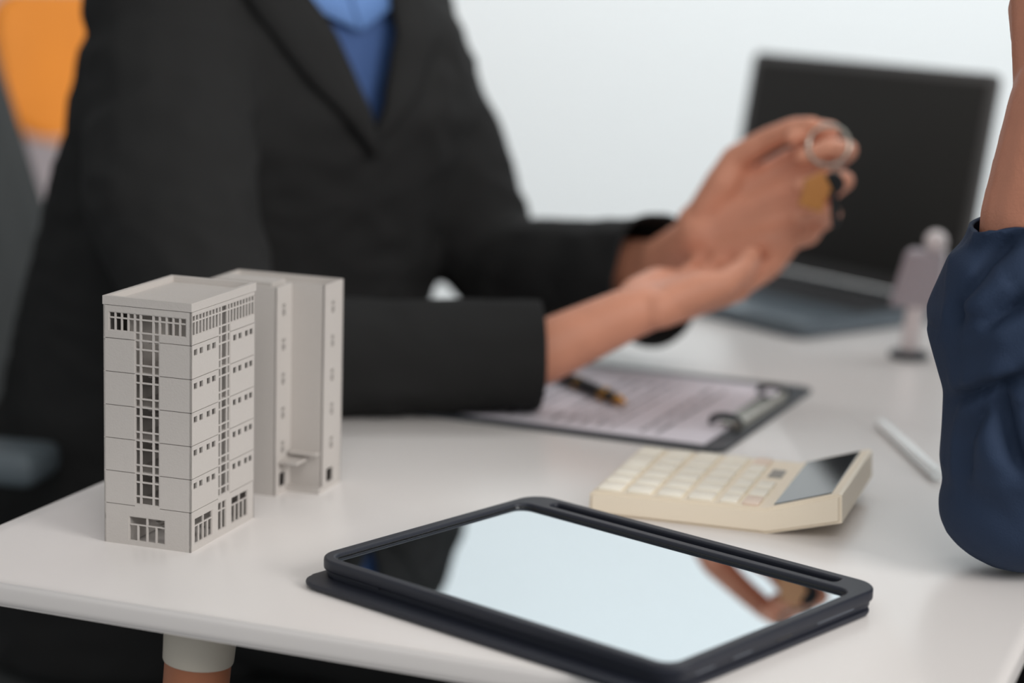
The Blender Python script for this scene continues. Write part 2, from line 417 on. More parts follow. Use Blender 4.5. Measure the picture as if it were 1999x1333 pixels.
# ------------------------------------------------------------------ calculator
ca = thing('calculator', 'cream desk calculator with raised tilted display lying beyond the tablet', 'calculator', (.0512, 1.2930, TZ), R(-17.5))
CW = .127
prof = [(0, .0005), (.004, 0), (.113, 0), (.1585, .0120), (.1575, .0292), (.1555, .0302), (.111, .0160), (.003, .0150), (0, .0130)]
bm = NB()
a = [bm.verts.new((x, 0, z)) for x, z in prof]; b = [bm.verts.new((x, CW, z)) for x, z in prof]; n = len(prof)
bm.faces.new(a); bm.faces.new(b[::-1])
for k in range(n): bm.faces.new((a[k], a[(k+1) % n], b[(k+1) % n], b[k]))
bmesh.ops.recalc_face_normals(bm, faces=bm.faces)
bmesh.ops.bevel(bm, geom=[e for e in bm.edges if abs(e.verts[0].co.y-e.verts[1].co.y) < 1e-5], offset=.0022, segments=3, affect='EDGES')
autosmooth(obj('body', bm, M['cream'], ca), 35)
rows = [(.0040, .0192), (.0230, .0385), (.0425, .0580), (.0620, .0775), (.0820, .0930), (.0960, .1065)]
for r_, (x0, x1) in enumerate(rows):
    ncol = 6 if r_ < 5 else 3
    c = 0
    while c < ncol:
        span = 2 if (r_ == 0 and c == 3) else 1
        y0 = .0045 + c*.0200; y1 = y0 + .0178 + (span-1)*.0200
        bm = NB(); box(bm, x0, x1, y0, y1, .0142+x0*.009,     .0170+x0*.009, .0012, 2)
        accent = (r_ == 5 and c == 0) or (r_ == 4 and c == 5)
        autosmooth(obj('key', bm, M['keyaccent' if accent else 'key'], ca, label='peach function key' if accent else None))
        c += span
bm = NB(); box(bm, .0975, .1065, .078, .098, .0152, .0166, .0004); obj('nameplate', bm, M['nameplate'], ca, label='small grey plate above the keys')
tilt = math.atan2(.0142, .0445)
mt = Matrix.Translation((.111, 0, .0160)) @ Matrix.Rotation(-tilt, 4, 'Y')
bm = NB(); box(bm, .0050, .0415, .006, CW-.006, -.001, .0006, .0003, 1, mt); obj('display', bm, M['lcd'], ca, label='dark glossy display panel')
for y in (.012, CW-.012):
    bm = NB(); lathe(bm, [(.004, 0), (.004, .0008)], 12, (.012, y, -.0004)); obj('rubber_foot', bm, M['blackgloss'], ca)

# ------------------------------------------------------------------ clipboard, sheet and pen
clx = Vector((.921, -.390, 0))
CA = math.atan2(clx.y, clx.x)
cb = thing('clipboard', 'dark clipboard with metal clip holding a printed sheet beyond the calculator', 'clipboard', (.1500, 1.4590, TZ), CA)
bm = NB(); prism(bm, rrect(-.325, 0, 0, .243, .010), 0, .003, .0008); autosmooth(obj('board', bm, M['board'], cb))
bm = NB(); box(bm, -.012, -.005, .060, .185, .003, .0065, .001); obj('clip_base', bm, M['chrome'], cb)
bm = NB(); tube(bm, [(-.008, .058, .0085), (-.008, .187, .0085)], .0032, 14); autosmooth(obj('clip_bar', bm, M['chrome'], cb))
bm = NB(); box(bm, -.024, -.010, .068, .177, .0042, .0052, .0003, 1, Matrix.Translation((-.010, 0, .0060)) @ Matrix.Rotation(R(4), 4, 'Y') @ Matrix.Translation((.010, 0, -.0050))); obj('clip_jaw', bm, M['chrome'], cb)
for y in (.062, .183):
    bm = NB(); pts = []
    for k in range(13):
        aa = R(-20 + 220*k/12); pts.append((-.017 - .011*math.cos(aa), y, .0085 + .0050*math.sin(aa)))
    tube(bm, pts, .0028, 10); autosmooth(obj('clip_corner', bm, M['darkmetal'], cb))
sh = tag(obj('printed_sheet', (lambda bm: (prism(bm, [(-.300, .008), (-.016, .008), (-.016, .222), (-.300, .222)], .0031, .0040), bm)[1])(NB()), M['paper'], loc=(.1500, 1.4590, TZ), rot=(0, 0, CA)),
         'white sheet with lines of print clamped on the dark clipboard', 'paper')
pen = thing('ballpoint_pen', 'black pen with gold rings and tip lying on the printed sheet', 'pen', (.0875, 1.5740, TZ+.0095), math.atan2(1.6696-1.571, .0359-.0875))
def xl(prof, seg=20):  # lathe about x
    bm = NB(); lathe(bm, prof, seg); bmesh.ops.rotate(bm, verts=bm.verts, cent=(0, 0, 0), matrix=Matrix.Rotation(R(90), 3, 'Y')); return bm
autosmooth(obj('barrel', xl([(.0044, .014), (.0050, .030), (.0052, .070), (.0050, .125), (.0030, .138)]), M['blackgloss'], pen))
autosmooth(obj('tip', xl([(.0008, 0), (.0022, .003), (.0042, .0135), (.0044, .0150)]), M['gold'], pen, label='gold writing tip'))
autosmooth(obj('ring', xl([(.0052, .027), (.0056, .028), (.0056, .035), (.0052, .036)]), M['gold'], pen, label='gold ring'))
autosmooth(obj('ring', xl([(.0052, .070), (.0055, .071), (.0055, .074), (.0052, .075)]), M['gold'], pen, label='gold ring'))
# stylus on its own
sty = thing('stylus', 'white tablet stylus lying on the table beside the navy sleeve', 'stylus', (.2905, 1.4020, TZ+.0046), math.atan2(1.567-1.402, .2765-.2905))
autosmooth(obj('barrel', xl([(.0006, .1660), (.0020, .162), (.0044, .150), (.0045, .148), (.0045, .002), (.0040, .0004), (.0030, 0)][::-1]), M['stylus'], sty))
autosmooth(obj('nib', xl([(.0018, .1625), (.0012, .1650), (.0004, .1668)]), M['pale'], sty))

# ------------------------------------------------------------------ laptop
LFR, LHR, LHL = Vector((.2608, 1.9008, TZ)), Vector((.4293, 2.0293, TZ)), Vector((.2246, 2.2975, TZ))
lx_ = (LHR-LFR).normalized(); LD = .2119; LWD = .3374
lp = thing('laptop', 'open dark grey laptop with black screen behind the hands', 'laptop', LHR, math.atan2((LHL-LHR).y, (LHL-LHR).x))
# local: +x runs along the hinge to its far end, -y (turned) runs to the front edge
fy = 1 if (Matrix.Rotation(-math.atan2((LHL-LHR).y, (LHL-LHR).x), 3, 'Z') @ (LFR-LHR)).y > 0 else -1
def L(y): return (0, y*fy) if fy > 0 else (y*fy, 0)
bm = NB(); y0, y1 = L(LD); prism(bm, rrect(0, LWD, y0, y1, .010), .0015, .0150, .002); autosmooth(obj('base', bm, M['lap'], lp))
y0, y1 = sorted((fy*.018, fy*.118)); bm = NB(); box(bm, .016, LWD-.016, y0, y1, .0148, .0153); obj('key_bed', bm, M['keybed'], lp)
for r_ in range(6):
    for c in range(14):
        if r_ == 5 and 4 <= c <= 8:
            if c > 4: continue
            wx = 5*.0216-.0026
        else: wx = .019
        x0 = .018 + c*.0216; yy = sorted((fy*(.0195+r_*.0163), fy*(.0195+r_*.0163+.0138)))
        bm = NB(); box(bm, x0, x0+wx, yy[0], yy[1], .0152, .0168, .0006, 1); obj('key', bm, M['keycap'], lp)
y0, y1 = sorted((fy*.130, fy*.198)); bm = NB(); prism(bm, rrect(.115, .225, y0, y1, .004), .0149, .0153); obj('touchpad', bm, M['lap'], lp)
for x in (.05, LWD-.05):
    bm = NB(); tube(bm, [(x-.02, fy*.004, .0150), (x+.02, fy*.004, .0150)], .0052, 14); autosmooth(obj('hinge', bm, M['lapbezel'], lp))
lt = R(90-80.6); ms = Matrix.Translation((0, fy*.002, .0165)) @ Matrix.Rotation(fy*lt, 4, 'X')
SHH = .2225
def lid(name, x0, x1, z0, z1, d0, d1, m, r=.008):
    bm = NB(); prism(bm, rrect(x0, x1, z0, z1, r), d0, d1, .0007)
    mm = ms @ Matrix(((1, 0, 0, 0), (0, 0, fy, 0), (0, 1, 0, 0), (0, 0, 0, 1)))
    bmesh.ops.transform(bm, matrix=mm, verts=bm.verts); return autosmooth(obj(name, bm, m, lp))
lid('lid', 0, LWD, 0, SHH, -.0065, .0, M['lapbezel'])
lid('screen', .010, LWD-.010, .014, SHH-.010, -.0005, .0005, M['lapscreen'], .002)
for x in (.03, LWD-.03):
    for y in (.02, LD-.02):
        bm = NB(); lathe(bm, [(.006, 0), (.006, .0018)], 12, (x, fy*y, 0)); obj('rubber_foot', bm, M['blackgloss'], lp)

# ------------------------------------------------------------------ small desk ornament by the laptop
orn = thing('desk_ornament', 'small pale lilac ornament on a stem with a white round knob beside the navy sleeve', 'ornament', (.3480, 1.8350, TZ), R(-20))
bm = NB(); lathe(bm, [(.017, 0), (.018, .002), (.017, .005), (.006, .0075)], 28); autosmooth(obj('base', bm, M['board'], orn, label='dark round foot'))
bm = NB(); tube(bm, [(0, 0, .006), (.0015, 0, .03), (.005, 0, .052)], [.0078, .0082, .0090], 20); autosmooth(obj('stem', bm, M['pale'], orn))
bm = NB()
vb_ = box(bm, -.019, .024, -.012, .012, .046, .096, .004, 3)
for v in bm.verts:
    k = (v.co.z-.046)/.05; v.co.x = v.co.x*(1-.22*k) + .008*k
autosmooth(obj('body', bm, M['lilac'], orn))
bm = NB(); bmesh.ops.create_uvsphere(bm, u_segments=20, v_segments=12, radius=.0098, matrix=Matrix.Translation((.017, -.002, .1045)))
obj('knob', bm, M['pale'], orn, True)

# ------------------------------------------------------------------ chairs
def office_chair(name, label, loc, rz, cloth, low=None, back_z=(.60, 1.06), arms=True, cat='chair', lean=.10, arm=(-.16, .10)):
    """local +x is the way the sitter faces"""
    t = thing(name, label, cat, loc, rz)
    bm = NB(); box(bm, -.22, .24, -.23, .23, .385, .458, .03, 4); autosmooth(obj('seat', bm, cloth, t))
    bm = NB()
    bh = back_z[1]-back_z[0]; ny = 10
    prism(bm, rrect(-.21, .21, 0, bh, .07, 6), -.028, .028, .012, 3)
    bmesh.ops.transform(bm, matrix=Matrix(((0, 0, 1, 0), (1, 0, 0, 0), (0, 1, 0, 0), (0, 0, 0, 1))), verts=bm.verts)
    for q in range(1, ny): bmesh.ops.bisect_plane(bm, geom=bm.verts[:]+bm.edges[:]+bm.faces[:], plane_co=(0, -.21+.42*q/ny, 0), plane_no=(0, 1, 0))
    for v in bm.verts: v.co.x += -.04*math.cos(v.co.y/.21*1.2) - lean*(v.co.z/(back_z[1]-back_z[0]))
    bmesh.ops.translate(bm, verts=bm.verts, vec=(-.235, 0, back_z[0])); autosmooth(obj('backrest', bm, cloth, t))
    bm = NB(); tube(bm, [(-.1, 0, .40), (-.26, 0, .41), (-.315, 0, .50), (-.325, 0, back_z[0]+.08)], .02, 12); autosmooth(obj('back_bracket', bm, M['blackgloss'], t))
    bm = NB(); tube(bm, [(0, 0, .08), (0, 0, .2), (0, 0, .21), (0, 0, .39)], [.03, .03, .018, .018], 20); autosmooth(obj('post', bm, M['darkmetal'], t))
    for k in range(5):
        aa = 2*math.pi*k/5 + .3; c, s = math.cos(aa), math.sin(aa)
        bm = NB(); tube(bm, [(0.02*c, .02*s, .095), (.28*c, .28*s, .062)], [.022, .014], 10); lg = autosmooth(obj('foot', bm, M['blackgloss'], t))
        bm = NB(); tube(bm, [(.28*c-.014*s, .28*s+.014*c, .027), (.28*c+.014*s, .28*s-.014*c, .027)], .027, 16); autosmooth(obj('caster', bm, M['blackgloss'], lg))
    if arms:
        for s in (-1, 1):
            bm = NB(); box(bm, arm[0], arm[1], s*.285-.032, s*.285+.032, .660, .688, .010, 3); ar = autosmooth(obj('armrest', bm, M['armpad'], t, label='blue-grey arm pad'))
            bm = NB(); ax = (arm[0]+arm[1])/2; tube(bm, [(ax, s*.15, .40), (ax, s*.27, .41), (ax, s*.285, .45), (ax, s*.285, .662)], .014, 10); autosmooth(obj('arm_post', bm, M['blackgloss'], ar))
    return t

# ------------------------------------------------------------------ bodies and clothes: closed shapes fused into one surface
def sph(bm, c, r, s=2):
    if isinstance(r, (int, float)): r = (r, r, r)
    bmesh.ops.create_icosphere(bm, subdivisions=s, radius=1, matrix=Matrix.Translation(c) @ Matrix.Diagonal((*r, 1)))
def limb(bm, pts, rad, seg=14, ends=(True, True)):
    pts = [Vector(p) for p in pts]
    for i in range(len(pts)-1):
        d = pts[i+1]-pts[i]; n_ = 5
        tube(bm, [pts[i] + d*(k/n_) for k in range(n_+1)], [rad[i] + (rad[i+1]-rad[i])*k/n_ for k in range(n_+1)], seg)
    for i, p in enumerate(pts):
        if (i == 0 and not ends[0]) or (i == len(pts)-1 and not ends[1]): continue
        sph(bm, p, rad[i])
def loft(bm, rings, seg=28):
    """rings: (centre, lateral axis, lateral radius, forward axis, forward radius)"""
    rr = []
    for c, ax, ra, ay, rb in rings:
        c = Vector(c); q = []
        for k in range(seg):
            t = 2*math.pi*k/seg; cs_, sn = math.cos(t), math.sin(t)
            q.append(bm.verts.new(c + Vector(ax)*ra*math.copysign(abs(cs_)**.85, cs_) + Vector(ay)*rb*math.copysign(abs(sn)**.85, sn)))
        rr.append(q)
    for a, b in zip(rr, rr[1:]):
        for k in range(seg): bm.faces.new((a[k], a[(k+1) % seg], b[(k+1) % seg], b[k]))
    bm.faces.new(rr[0][::-1]); bm.faces.new(rr[-1])
def fuse(bm, voxel, smooth=6, fac=.5):
    bmesh.ops.recalc_face_normals(bm, faces=bm.faces)
    me = bpy.data.meshes.new('tmp'); bm.to_mesh(me); bm.free()
    o = bpy.data.objects.new('tmp', me); COL.objects.link(o)
    m = o.modifiers.new('r', 'REMESH'); m.mode = 'VOXEL'; m.voxel_size = voxel
    if smooth:
        m2 = o.modifiers.new('s', 'SMOOTH'); m2.factor = fac; m2.iterations = smooth
    out = bpy.data.meshes.new_from_object(o.evaluated_get(bpy.context.evaluated_depsgraph_get()))
    bpy.data.objects.remove(o)
    return out
def coords(me):
    n_ = len(me.vertices); a_ = np.empty(n_*3, np.float32); b_ = np.empty(n_*3, np.float32)
    me.vertices.foreach_get('co', a_); me.vertex_normals.foreach_get('vector', b_)
    return a_.reshape(-1, 3), b_.reshape(-1, 3)
def wrinkle(me, amp, f1, stretch=(1, 1, 1), seed=0, ridge=True):
    S_ = Vector(stretch)
    cos, nrm = coords(me)
    for i, co in enumerate(cos):
        p = Vector((co[0]*S_.x, co[1]*S_.y, co[2]*S_.z))*f1 + Vector((seed*7.1, seed*3.3, seed))
        q = noise.noise(p) + .5*noise.noise(p*2.1)
        if ridge: q = 1-2*abs(q)
        co += nrm[i]*(amp*q)
    me.vertices.foreach_set('co', cos.ravel()); me.update()
def cut_open(me, c, axis, rad, thick):
    """open the end of a sleeve / hem with a clean edge and give the cloth a thickness"""
    bm = NB(); bm.from_mesh(me); c, axis = Vector(c), Vector(axis).normalized()
    fs = [f for f in bm.faces if (f.calc_center_median()-c).length < rad*1.9]
    g = list({v for f in fs for v in f.verts}) + list({e for f in fs for e in f.edges}) + fs
    bmesh.ops.bisect_plane(bm, geom=g, plane_co=c, plane_no=axis, clear_outer=True)
    bm.to_mesh(me); bm.free()
def solidify(o, t):
    m = o.modifiers.new('cloth', 'SOLIDIFY'); m.thickness = t; m.offset = -1
def hand_pts(W, d, n, side, scale, curls, thumb, spread=0.):
    """finger and palm chains of a hand. d: wrist to middle knuckle, n: out of the palm, side: +1 thumb on n x d, -1 on the other side"""
    d = Vector(d).normalized(); n = Vector(n); n = (n - d*n.dot(d)).normalized(); t = n.cross(d)*side
    W = Vector(W)
    P = lambda x, y, z: W + (d*x + t*y + n*z)*scale
    chains = []
    kn = [(.088, .0265, -.002), (.093, .0070, 0), (.088, -.0125, -.001), (.079, -.0305, -.004)]
    ln = [(.043, .025, .020), (.047, .029, .021), (.043, .027, .021), (.034, .020, .018)]
    fr = [(.0098, .0086, .0078, .0062), (.0100, .0088, .0079, .0063), (.0094, .0083, .0074, .0060), (.0084, .0073, .0066, .0055)]
    wr = [(0, .013, 0), (0, .005, 0), (0, -.005, 0), (0, -.013, 0)]
    for i in range(4):
        chains.append(([P(*wr[i]), P(*[wr[i][k]*.45 + kn[i][k]*.55 for k in range(3)]), P(*kn[i])], [.0165*scale, .0140*scale, .0118*scale]))
        dirx = Vector((1, (1.5-i)*.06 + spread*(1.5-i), 0)).normalized(); p = Vector(kn[i]); pts = [P(*p)]; ang = 0
        for j in range(3):
            ang += R(curls[i][j]); v = Vector((dirx.x*math.cos(ang), dirx.y*math.cos(ang), math.sin(ang))); p = p + v*ln[i][j]; pts.append(P(*p))
        chains.append((pts, [x*scale for x in fr[i]]))
    # heel and ball of the thumb
    chains.append(([P(.012, -.020, .004), P(.050, -.028, .004), P(.075, -.029, .0)], [.0150*scale, .0145*scale, .011*scale]))
    chains.append(([P(.010, .016, .004), P(.035, .030, .010), P(*thumb[0])], [.0150*scale, .0160*scale, .0118*scale]))
    chains.append(([P(*q) for q in thumb], [.0118*scale, .0100*scale, .0092*scale, .0068*scale][:len(thumb)]))
    return chains, P
def add_head(bm, c, fwd, s=1.):
    """cranium, jaw, nose, lips, brow and ears; c is the centre of the head"""
    f = Vector(fwd).normalized(); up = Vector((0, 0, 1)); l = up.cross(f)
    m = Matrix((l, f, up)).transposed().to_4x4(); m.translation = c
    def e(x, y, z, rx, ry, rz):
        bmesh.ops.create_icosphere(bm, subdivisions=3, radius=1, matrix=m @ Matrix.Translation((x*s, y*s, z*s)) @ Matrix.Diagonal((rx*s, ry*s, rz*s, 1)))
    e(0, -.012, .03, .074, .094, .085); e(0, .020, -.033, .063, .068, .074); e(0, .060, -.088, .026, .024, .020)
    e(0, .096, -.018, .011, .018, .012); e(0, .086, .004, .008, .014, .026); e(0, .074, .030, .046, .014, .012)
    e(0, .083, -.056, .023, .010, .006); e(0, .081, -.066, .020, .010, .006)
    for q in (-1, 1): e(q*.074, -.012, -.008, .008, .018, .030); e(q*.036, .052, -.028, .024, .026, .028)
    return m
def face_bits(par, m, s, hairlen):
    for q in (-1, 1):
        bm = NB(); bmesh.ops.create_uvsphere(bm, u_segments=12, v_segments=8, radius=.0095*s, matrix=m @ Matrix.Translation((q*.031*s, .0745*s, .008*s))); obj('eye', bm, M['eye'], par, True)
    bm = NB()
    def e(x, y, z, rx, ry, rz): bmesh.ops.create_icosphere(bm, subdivisions=3, radius=1, matrix=m @ Matrix.Translation((x*s, y*s, z*s)) @ Matrix.Diagonal((rx*s, ry*s, rz*s, 1)))
    e(0, -.024, .045, .082, .096, .086)
    if hairlen > .1:
        e(0, -.065, -.03, .078, .055, .11); e(0, -.07, -.12, .07, .04, .09)
    else: e(0, -.06, .0, .076, .058, .07)
    me = fuse(bm, .006, 6); wrinkle(me, .003, 30, (1, 1, .3), 3); obj('hair', me, M['hair'], par, True)

# ---- woman in the black blazer
FW = Vector((.70, -.714, 0)); LAT = Vector((.714, .70, 0))    # facing, and her left
TORX, TORY = -.205, 1.835
p1 = thing('person', 'seated person in a black blazer and blue shirt holding keys over the table', 'person', (-.28, 1.90, 0))
def at1(o): o.parent = p1; o.matrix_parent_inverse = Matrix.Translation((.28, -1.90, 0)); return o
Rsh, Lsh = Vector((-.292, 1.715, 1.030)), Vector((-.126, 1.930, 1.035))
Rel, Rwr = Vector((-.213, 1.530, .796)), Vector((.087, 1.570, .829))
Lel, Lwr = Vector((-.018, 1.900, .808)), Vector((.149, 1.690, .871))
Rcf, Lcf = Vector((.020, 1.565, .7965)), Vector((.119, 1.745, .832))
Rm, Lm = Vector((-.262, 1.612, .90)), Vector((-.084, 1.930, .925))
HIP = Vector((-.29, 1.905, .555))
# hands
lh, LP = hand_pts(Lwr, (.85, -.17, .46), (-.10, -.88, .44), 1, 1.0,
                  [(24, 84, 50), (28, 84, 48), (34, 80, 46), (40, 74, 42)],
                  [(.050, .043, .014), (.080, .043, .024), (.104, .038, .036), (.120, .031, .046)])
RW2 = Rwr + Vector((.012, .004, .004))
rh, RP = hand_pts(RW2, (.64, .72, .13), (-.14, -.12, .95), -1, .94,
                  [(10, 18, 12), (12, 20, 12), (14, 20, 14), (16, 22, 14)],
                  [(.046, .042, .012), (.072, .044, .018), (.094, .036, .022), (.108, .028, .023)])
bm = NB()
for ch, rd in lh + rh: limb(bm, ch, rd, 12)
limb(bm, [Lsh, Lm, Lel, Lcf, Lwr], [.045, .042, .037, .027, .0215]); limb(bm, [Rsh, Rm, Rel, Rcf, Rwr, RW2], [.045, .042, .037, .0245, .0200, .0190])
NK = Vector((TORX, TORY, 1.10))
limb(bm, [Rsh, NK - Vector((0, 0, .06)), Lsh], [.045, .055, .045]); limb(bm, [NK - Vector((0, 0, .05)), NK, NK + FW*.02 + Vector((0, 0, .09))], [.056, .054, .05])
limb(bm, [NK - Vector((0, 0, .08)), (TORX-.02, TORY+.02, .85), HIP], [.060, .09, .10])
hm = add_head(bm, NK + FW*.035 + Vector((0, 0, .185)), FW + Vector((.1, 0, -.15)), .97)
body = at1(obj('body', fuse(bm, .0024, 5), M['skin'], None, True))
face_bits(body, hm, .97, .25)
# torso of shirt and blazer share one shape
def torso(bm, g, top=1.085, hem=.47):
    rings = []
    for z, cx, cy, ra, rb in ((hem, -.285, 1.90, .205, .155), (.60, -.280, 1.895, .200, .150), (.72, -.262, 1.88, .185, .135), (.84, -.235, 1.855, .178, .125),
                              (.95, TORX, TORY, .180, .120), (1.02, TORX, TORY, .165, .105), (top, TORX-.005, TORY+.005, .105, .075)):
        rings.append(((cx, cy, z), LAT, ra+g, FW, rb+g))
    loft(bm, rings)
bm = NB(); torso(bm, -.008, 1.095, .52); limb(bm, [NK-Vector((0, 0, .05)), NK+FW*.006+Vector((0, 0, .012))], [.074, .063])
me = fuse(bm, .006, 4); at1(obj('shirt', me, M['shirt'], None, True, label='blue shirt'))
b_ = NB(); b_.from_mesh(me); stree = BVHTree.FromBMesh(b_); b_.free()
bm = NB(); torso(bm, .008)
limb(bm, [Rsh+Vector((.01, .01, -.005)), Rm, Rel, (-.09, 1.551, .7935), Rcf, Rcf+Vector((.02, 0, 0))], [.066, .066, .0465, .0415, .0395, .039])
limb(bm, [Lsh+Vector((-.01, -.01, -.005)), Lm, Lel, Lel*.4+Lcf*.6, Lcf-Vector((0, 0, .006)), Lcf + (Lcf-Lel)*.1], [.070, .066, .045, .042, .055, .056])
limb(bm, [Rsh, NK-Vector((0, 0, .055)), Lsh], [.060, .07, .066])
me = fuse(bm, .0055, 8); wrinkle(me, .0035, 13, (1, 1, 1.6), 1)
cut_open(me, Rcf, Rcf-Rel, .05, 0); cut_open(me, Lcf, Lcf-Lel, .055, 0)
# open the front in a V
VB, VT = .935, 1.13
bm = NB(); bm.from_mesh(me)
def vhalf(z): return max(0., .082*(z-VB)/(VT-VB))
btree = BVHTree.FromBMesh(bm)
def front(): return [f for f in bm.faces if (lambda q: (q - Vector((TORX, TORY, 0))).dot(FW) > .02 and q.z > VB-.02 and abs((q - Vector((TORX, TORY, 0))).dot(LAT)) < .14)(f.calc_center_median())]
for s in (-1, 1):
    fs = front(); c0 = Vector((TORX, TORY, VB)) - LAT*.004; ed = (LAT*s*.082 + Vector((0, 0, VT-VB))).normalized()
    bmesh.ops.bisect_plane(bm, geom=list({v for f in fs for v in f.verts}) + list({e for f in fs for e in f.edges}) + fs, plane_co=c0, plane_no=FW.cross(ed))
kill = [f for f in front() if f.calc_center_median().z > VB and abs((f.calc_center_median() - Vector((TORX, TORY, 0))).dot(LAT)+.004) < vhalf(f.calc_center_median().z)]
bmesh.ops.delete(bm, geom=kill, context='FACES'); bm.to_mesh(me); bm.free()
bz = at1(obj('blazer', me, M['blazer'], None, True, label='black blazer')); solidify(bz, .003)
def ribbon(name, m, fn, par, t=.003):
    bm = NB(); n_ = 12; rows_ = []
    for i in range(n_+1): rows_.append([bm.verts.new(p) for p in fn(i/n_)])
    for a, b in zip(rows_, rows_[1:]):
        for k in range(len(a)-1): bm.faces.new((a[k], a[k+1], b[k+1], b[k]))
    o = at1(obj(name, bm, m, None, True)); solidify(o, t); return o
def tsurf(tree, lat, z, g):
    o_ = Vector((TORX, TORY, z)) + LAT*lat + FW*.5
    h = tree.ray_cast(o_, -FW)[0]
    return (h if h is not None else o_ - FW*.42) + FW*g
for s in (-1, 1):
    def fn(t, s=s):
        z = VB-.012 + (VT-.03-VB)*t; wd = .052*math.sin(min(1, t*1.25)*math.pi*.62)+.002
        return [tsurf(btree, -.004 + s*(vhalf(z)-.002 + wd*k), z, .0045+.008*k*(1-k)) for k in (0, .35, .7, 1)]
    ribbon('lapel', M['blazer'], fn, p1)
    def fc(t, s=s):
        z0 = 1.062 + .012*t; return [tsurf(stree, s*(.001+.056*t), z0 - .040*k*(1-.3*t), .004+.004*k) for k in (0, .5, 1)]
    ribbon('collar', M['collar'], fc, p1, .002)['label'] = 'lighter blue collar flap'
# trousers and shoes
bm = NB()
kn1, kn2 = Vector((.10, 1.66, .53)), Vector((.16, 1.80, .53))
loft(bm, [((-.29, 1.905, .47), LAT, .19, FW, .15), ((-.29, 1.905, .56), LAT, .19, FW, .15), ((-.285, 1.90, .66), LAT, .17, FW, .13)])
for hp, kn_, ft in ((HIP + Vector((-.05, -.07, 0)), kn1, Vector((.10, 1.60, .11))), (HIP + Vector((.05, .06, 0)), kn2, Vector((.22, 1.80, .11)))):
    limb(bm, [hp, (hp+kn_)/2, kn_, (kn_+ft)/2, ft], [.085, .076, .064, .058, .048])
me = fuse(bm, .010, 5); wrinkle(me, .003, 12, seed=2); at1(obj('trousers', me, M['trouser'], None, True))
for ft in (Vector((.10, 1.60, 0)), Vector((.22, 1.80, 0))):
    bm = NB(); limb(bm, [ft+Vector((-.02, .01, .045)), ft+Vector((.06, -.022, .04)), ft+Vector((.14, -.05, .028))], [.040, .038, .024]); limb(bm, [ft+Vector((0, 0, .06)), ft+Vector((0, 0, .12))], [.04, .038])
    for v in bm.verts: v.co.z = max(v.co.z, .002)
    at1(obj('shoe', fuse(bm, .007, 3), M['shoe'], None, True))
office_chair('office_chair', 'dark grey office chair under the person in the black blazer', (-.244, 1.925, 0), math.atan2(-.2, .98), M['chairdark'], lean=.15, arm=(-.27, -.070))

# ---- keys held in the raised hand
rc = Vector((.2330, 1.602, TZ+.2060))
ky = thing('key_ring', 'bunch of keys with metal ring and bronze fob held in the raised hand', 'keys', rc)
def torus(bm, c, r, t, nrm, seg=36):
    x, y, _ = frame_of(Vector(nrm)); c = Vector(c)
    vs_ = []
    for i in range(seg):
        a_ = 2*math.pi*i/seg; o_ = x*math.cos(a_)+y*math.sin(a_)
        vs_.append([bm.verts.new(c + o_*(r+t*math.cos(b_)) + Vector(nrm).normalized()*t*math.sin(b_)) for b_ in [2*math.pi*k/8 for k in range(8)]])
    for i in range(seg):
        a, b = vs_[i], vs_[(i+1) % seg]
        for k in range(8): bm.faces.new((a[k], a[(k+1) % 8], b[(k+1) % 8], b[k]))
bm = NB(); torus(bm, (0, 0, 0), .0155, .0015, (-.25, -.85, .35)); obj('ring', bm, M['chrome'], ky, True)
for k in range(3):
    bm = NB(); torus(bm, (.0065-.0006*k, -.003, -.0165-.0052*k), .0036, .0009, (1, .2*k, .1) if k % 2 else (.1, 1, 0), 16); obj('chain_link', bm, M['chrome'], ky, True)
kf = Matrix.Translation((-.006, -.010, -.022)) @ Matrix.Rotation(R(12), 4, 'Z') @ Matrix.Rotation(R(86), 4, 'X') @ Matrix.Rotation(R(-18), 4, 'Z')
bm = NB(); prism(bm, [(-.0095, -.026), (.0095, -.026), (.0095, -.008), (.0125, -.008), (0, .004), (-.0125, -.008), (-.0095, -.008)], -.0018, .0018, .0005)
bmesh.ops.transform(bm, matrix=kf, verts=bm.verts); obj('fob', bm, M['bronze'], ky, label='bronze house-shaped fob')
km = Matrix.Translation((.004, -.006, -.030)) @ Matrix.Rotation(R(100), 4, 'X') @ Matrix.Rotation(R(8), 4, 'Z')
bm = NB(); prism(bm, [(.009*math.cos(2*math.pi*k/16), .009*math.sin(2*math.pi*k/16)+.002) for k in range(16)], -.001, .001)
prism(bm, [(-.0028, -.004), (-.0028, -.030), (0, -.034), (.0030, -.030), (.0045, -.027), (.0030, -.024), (.0045, -.020), (.0030, -.016), (.0030, -.004)], -.0009, .0009)
bmesh.ops.transform(bm, matrix=km, verts=bm.verts); obj('key', bm, M['darkmetal'], ky, label='dark steel key')

# ---- person in navy resting an elbow on the table
F2 = Vector((-.93, .36, 0)); L2 = Vector((-.36, -.93, 0))
p2 = thing('person', 'person in a navy shirt with rolled sleeve resting an elbow on the table', 'person', (.78, 1.32, 0))
def at2(o): o.parent = p2; o.matrix_parent_inverse = Matrix.Translation((-.78, -1.32, 0)); return o
El, Wr = Vector((.311, 1.200, .804)), Vector((.301, 1.200, 1.027))
Sh, Sh2 = Vector((.570, 1.245, 1.055)), Vector((.700, 1.560, 1.055))
El2, Wr2 = Vector((.74, 1.64, .79)), Vector((.555, 1.50, .672))
Cf = Vector((.296, 1.200, .956))
NK2 = Vector((.63, 1.40, 1.13))
h2, P2_ = hand_pts(Wr, (-.04, .02, 1.0), (.86, .45, -.02), -1, 1.0, [(62, 88, 50), (64, 88, 50), (66, 86, 50), (68, 84, 48)],
                   [(.048, .044, .014), (.072, .040, .028), (.090, .026, .036), (.10, .014, .040)])
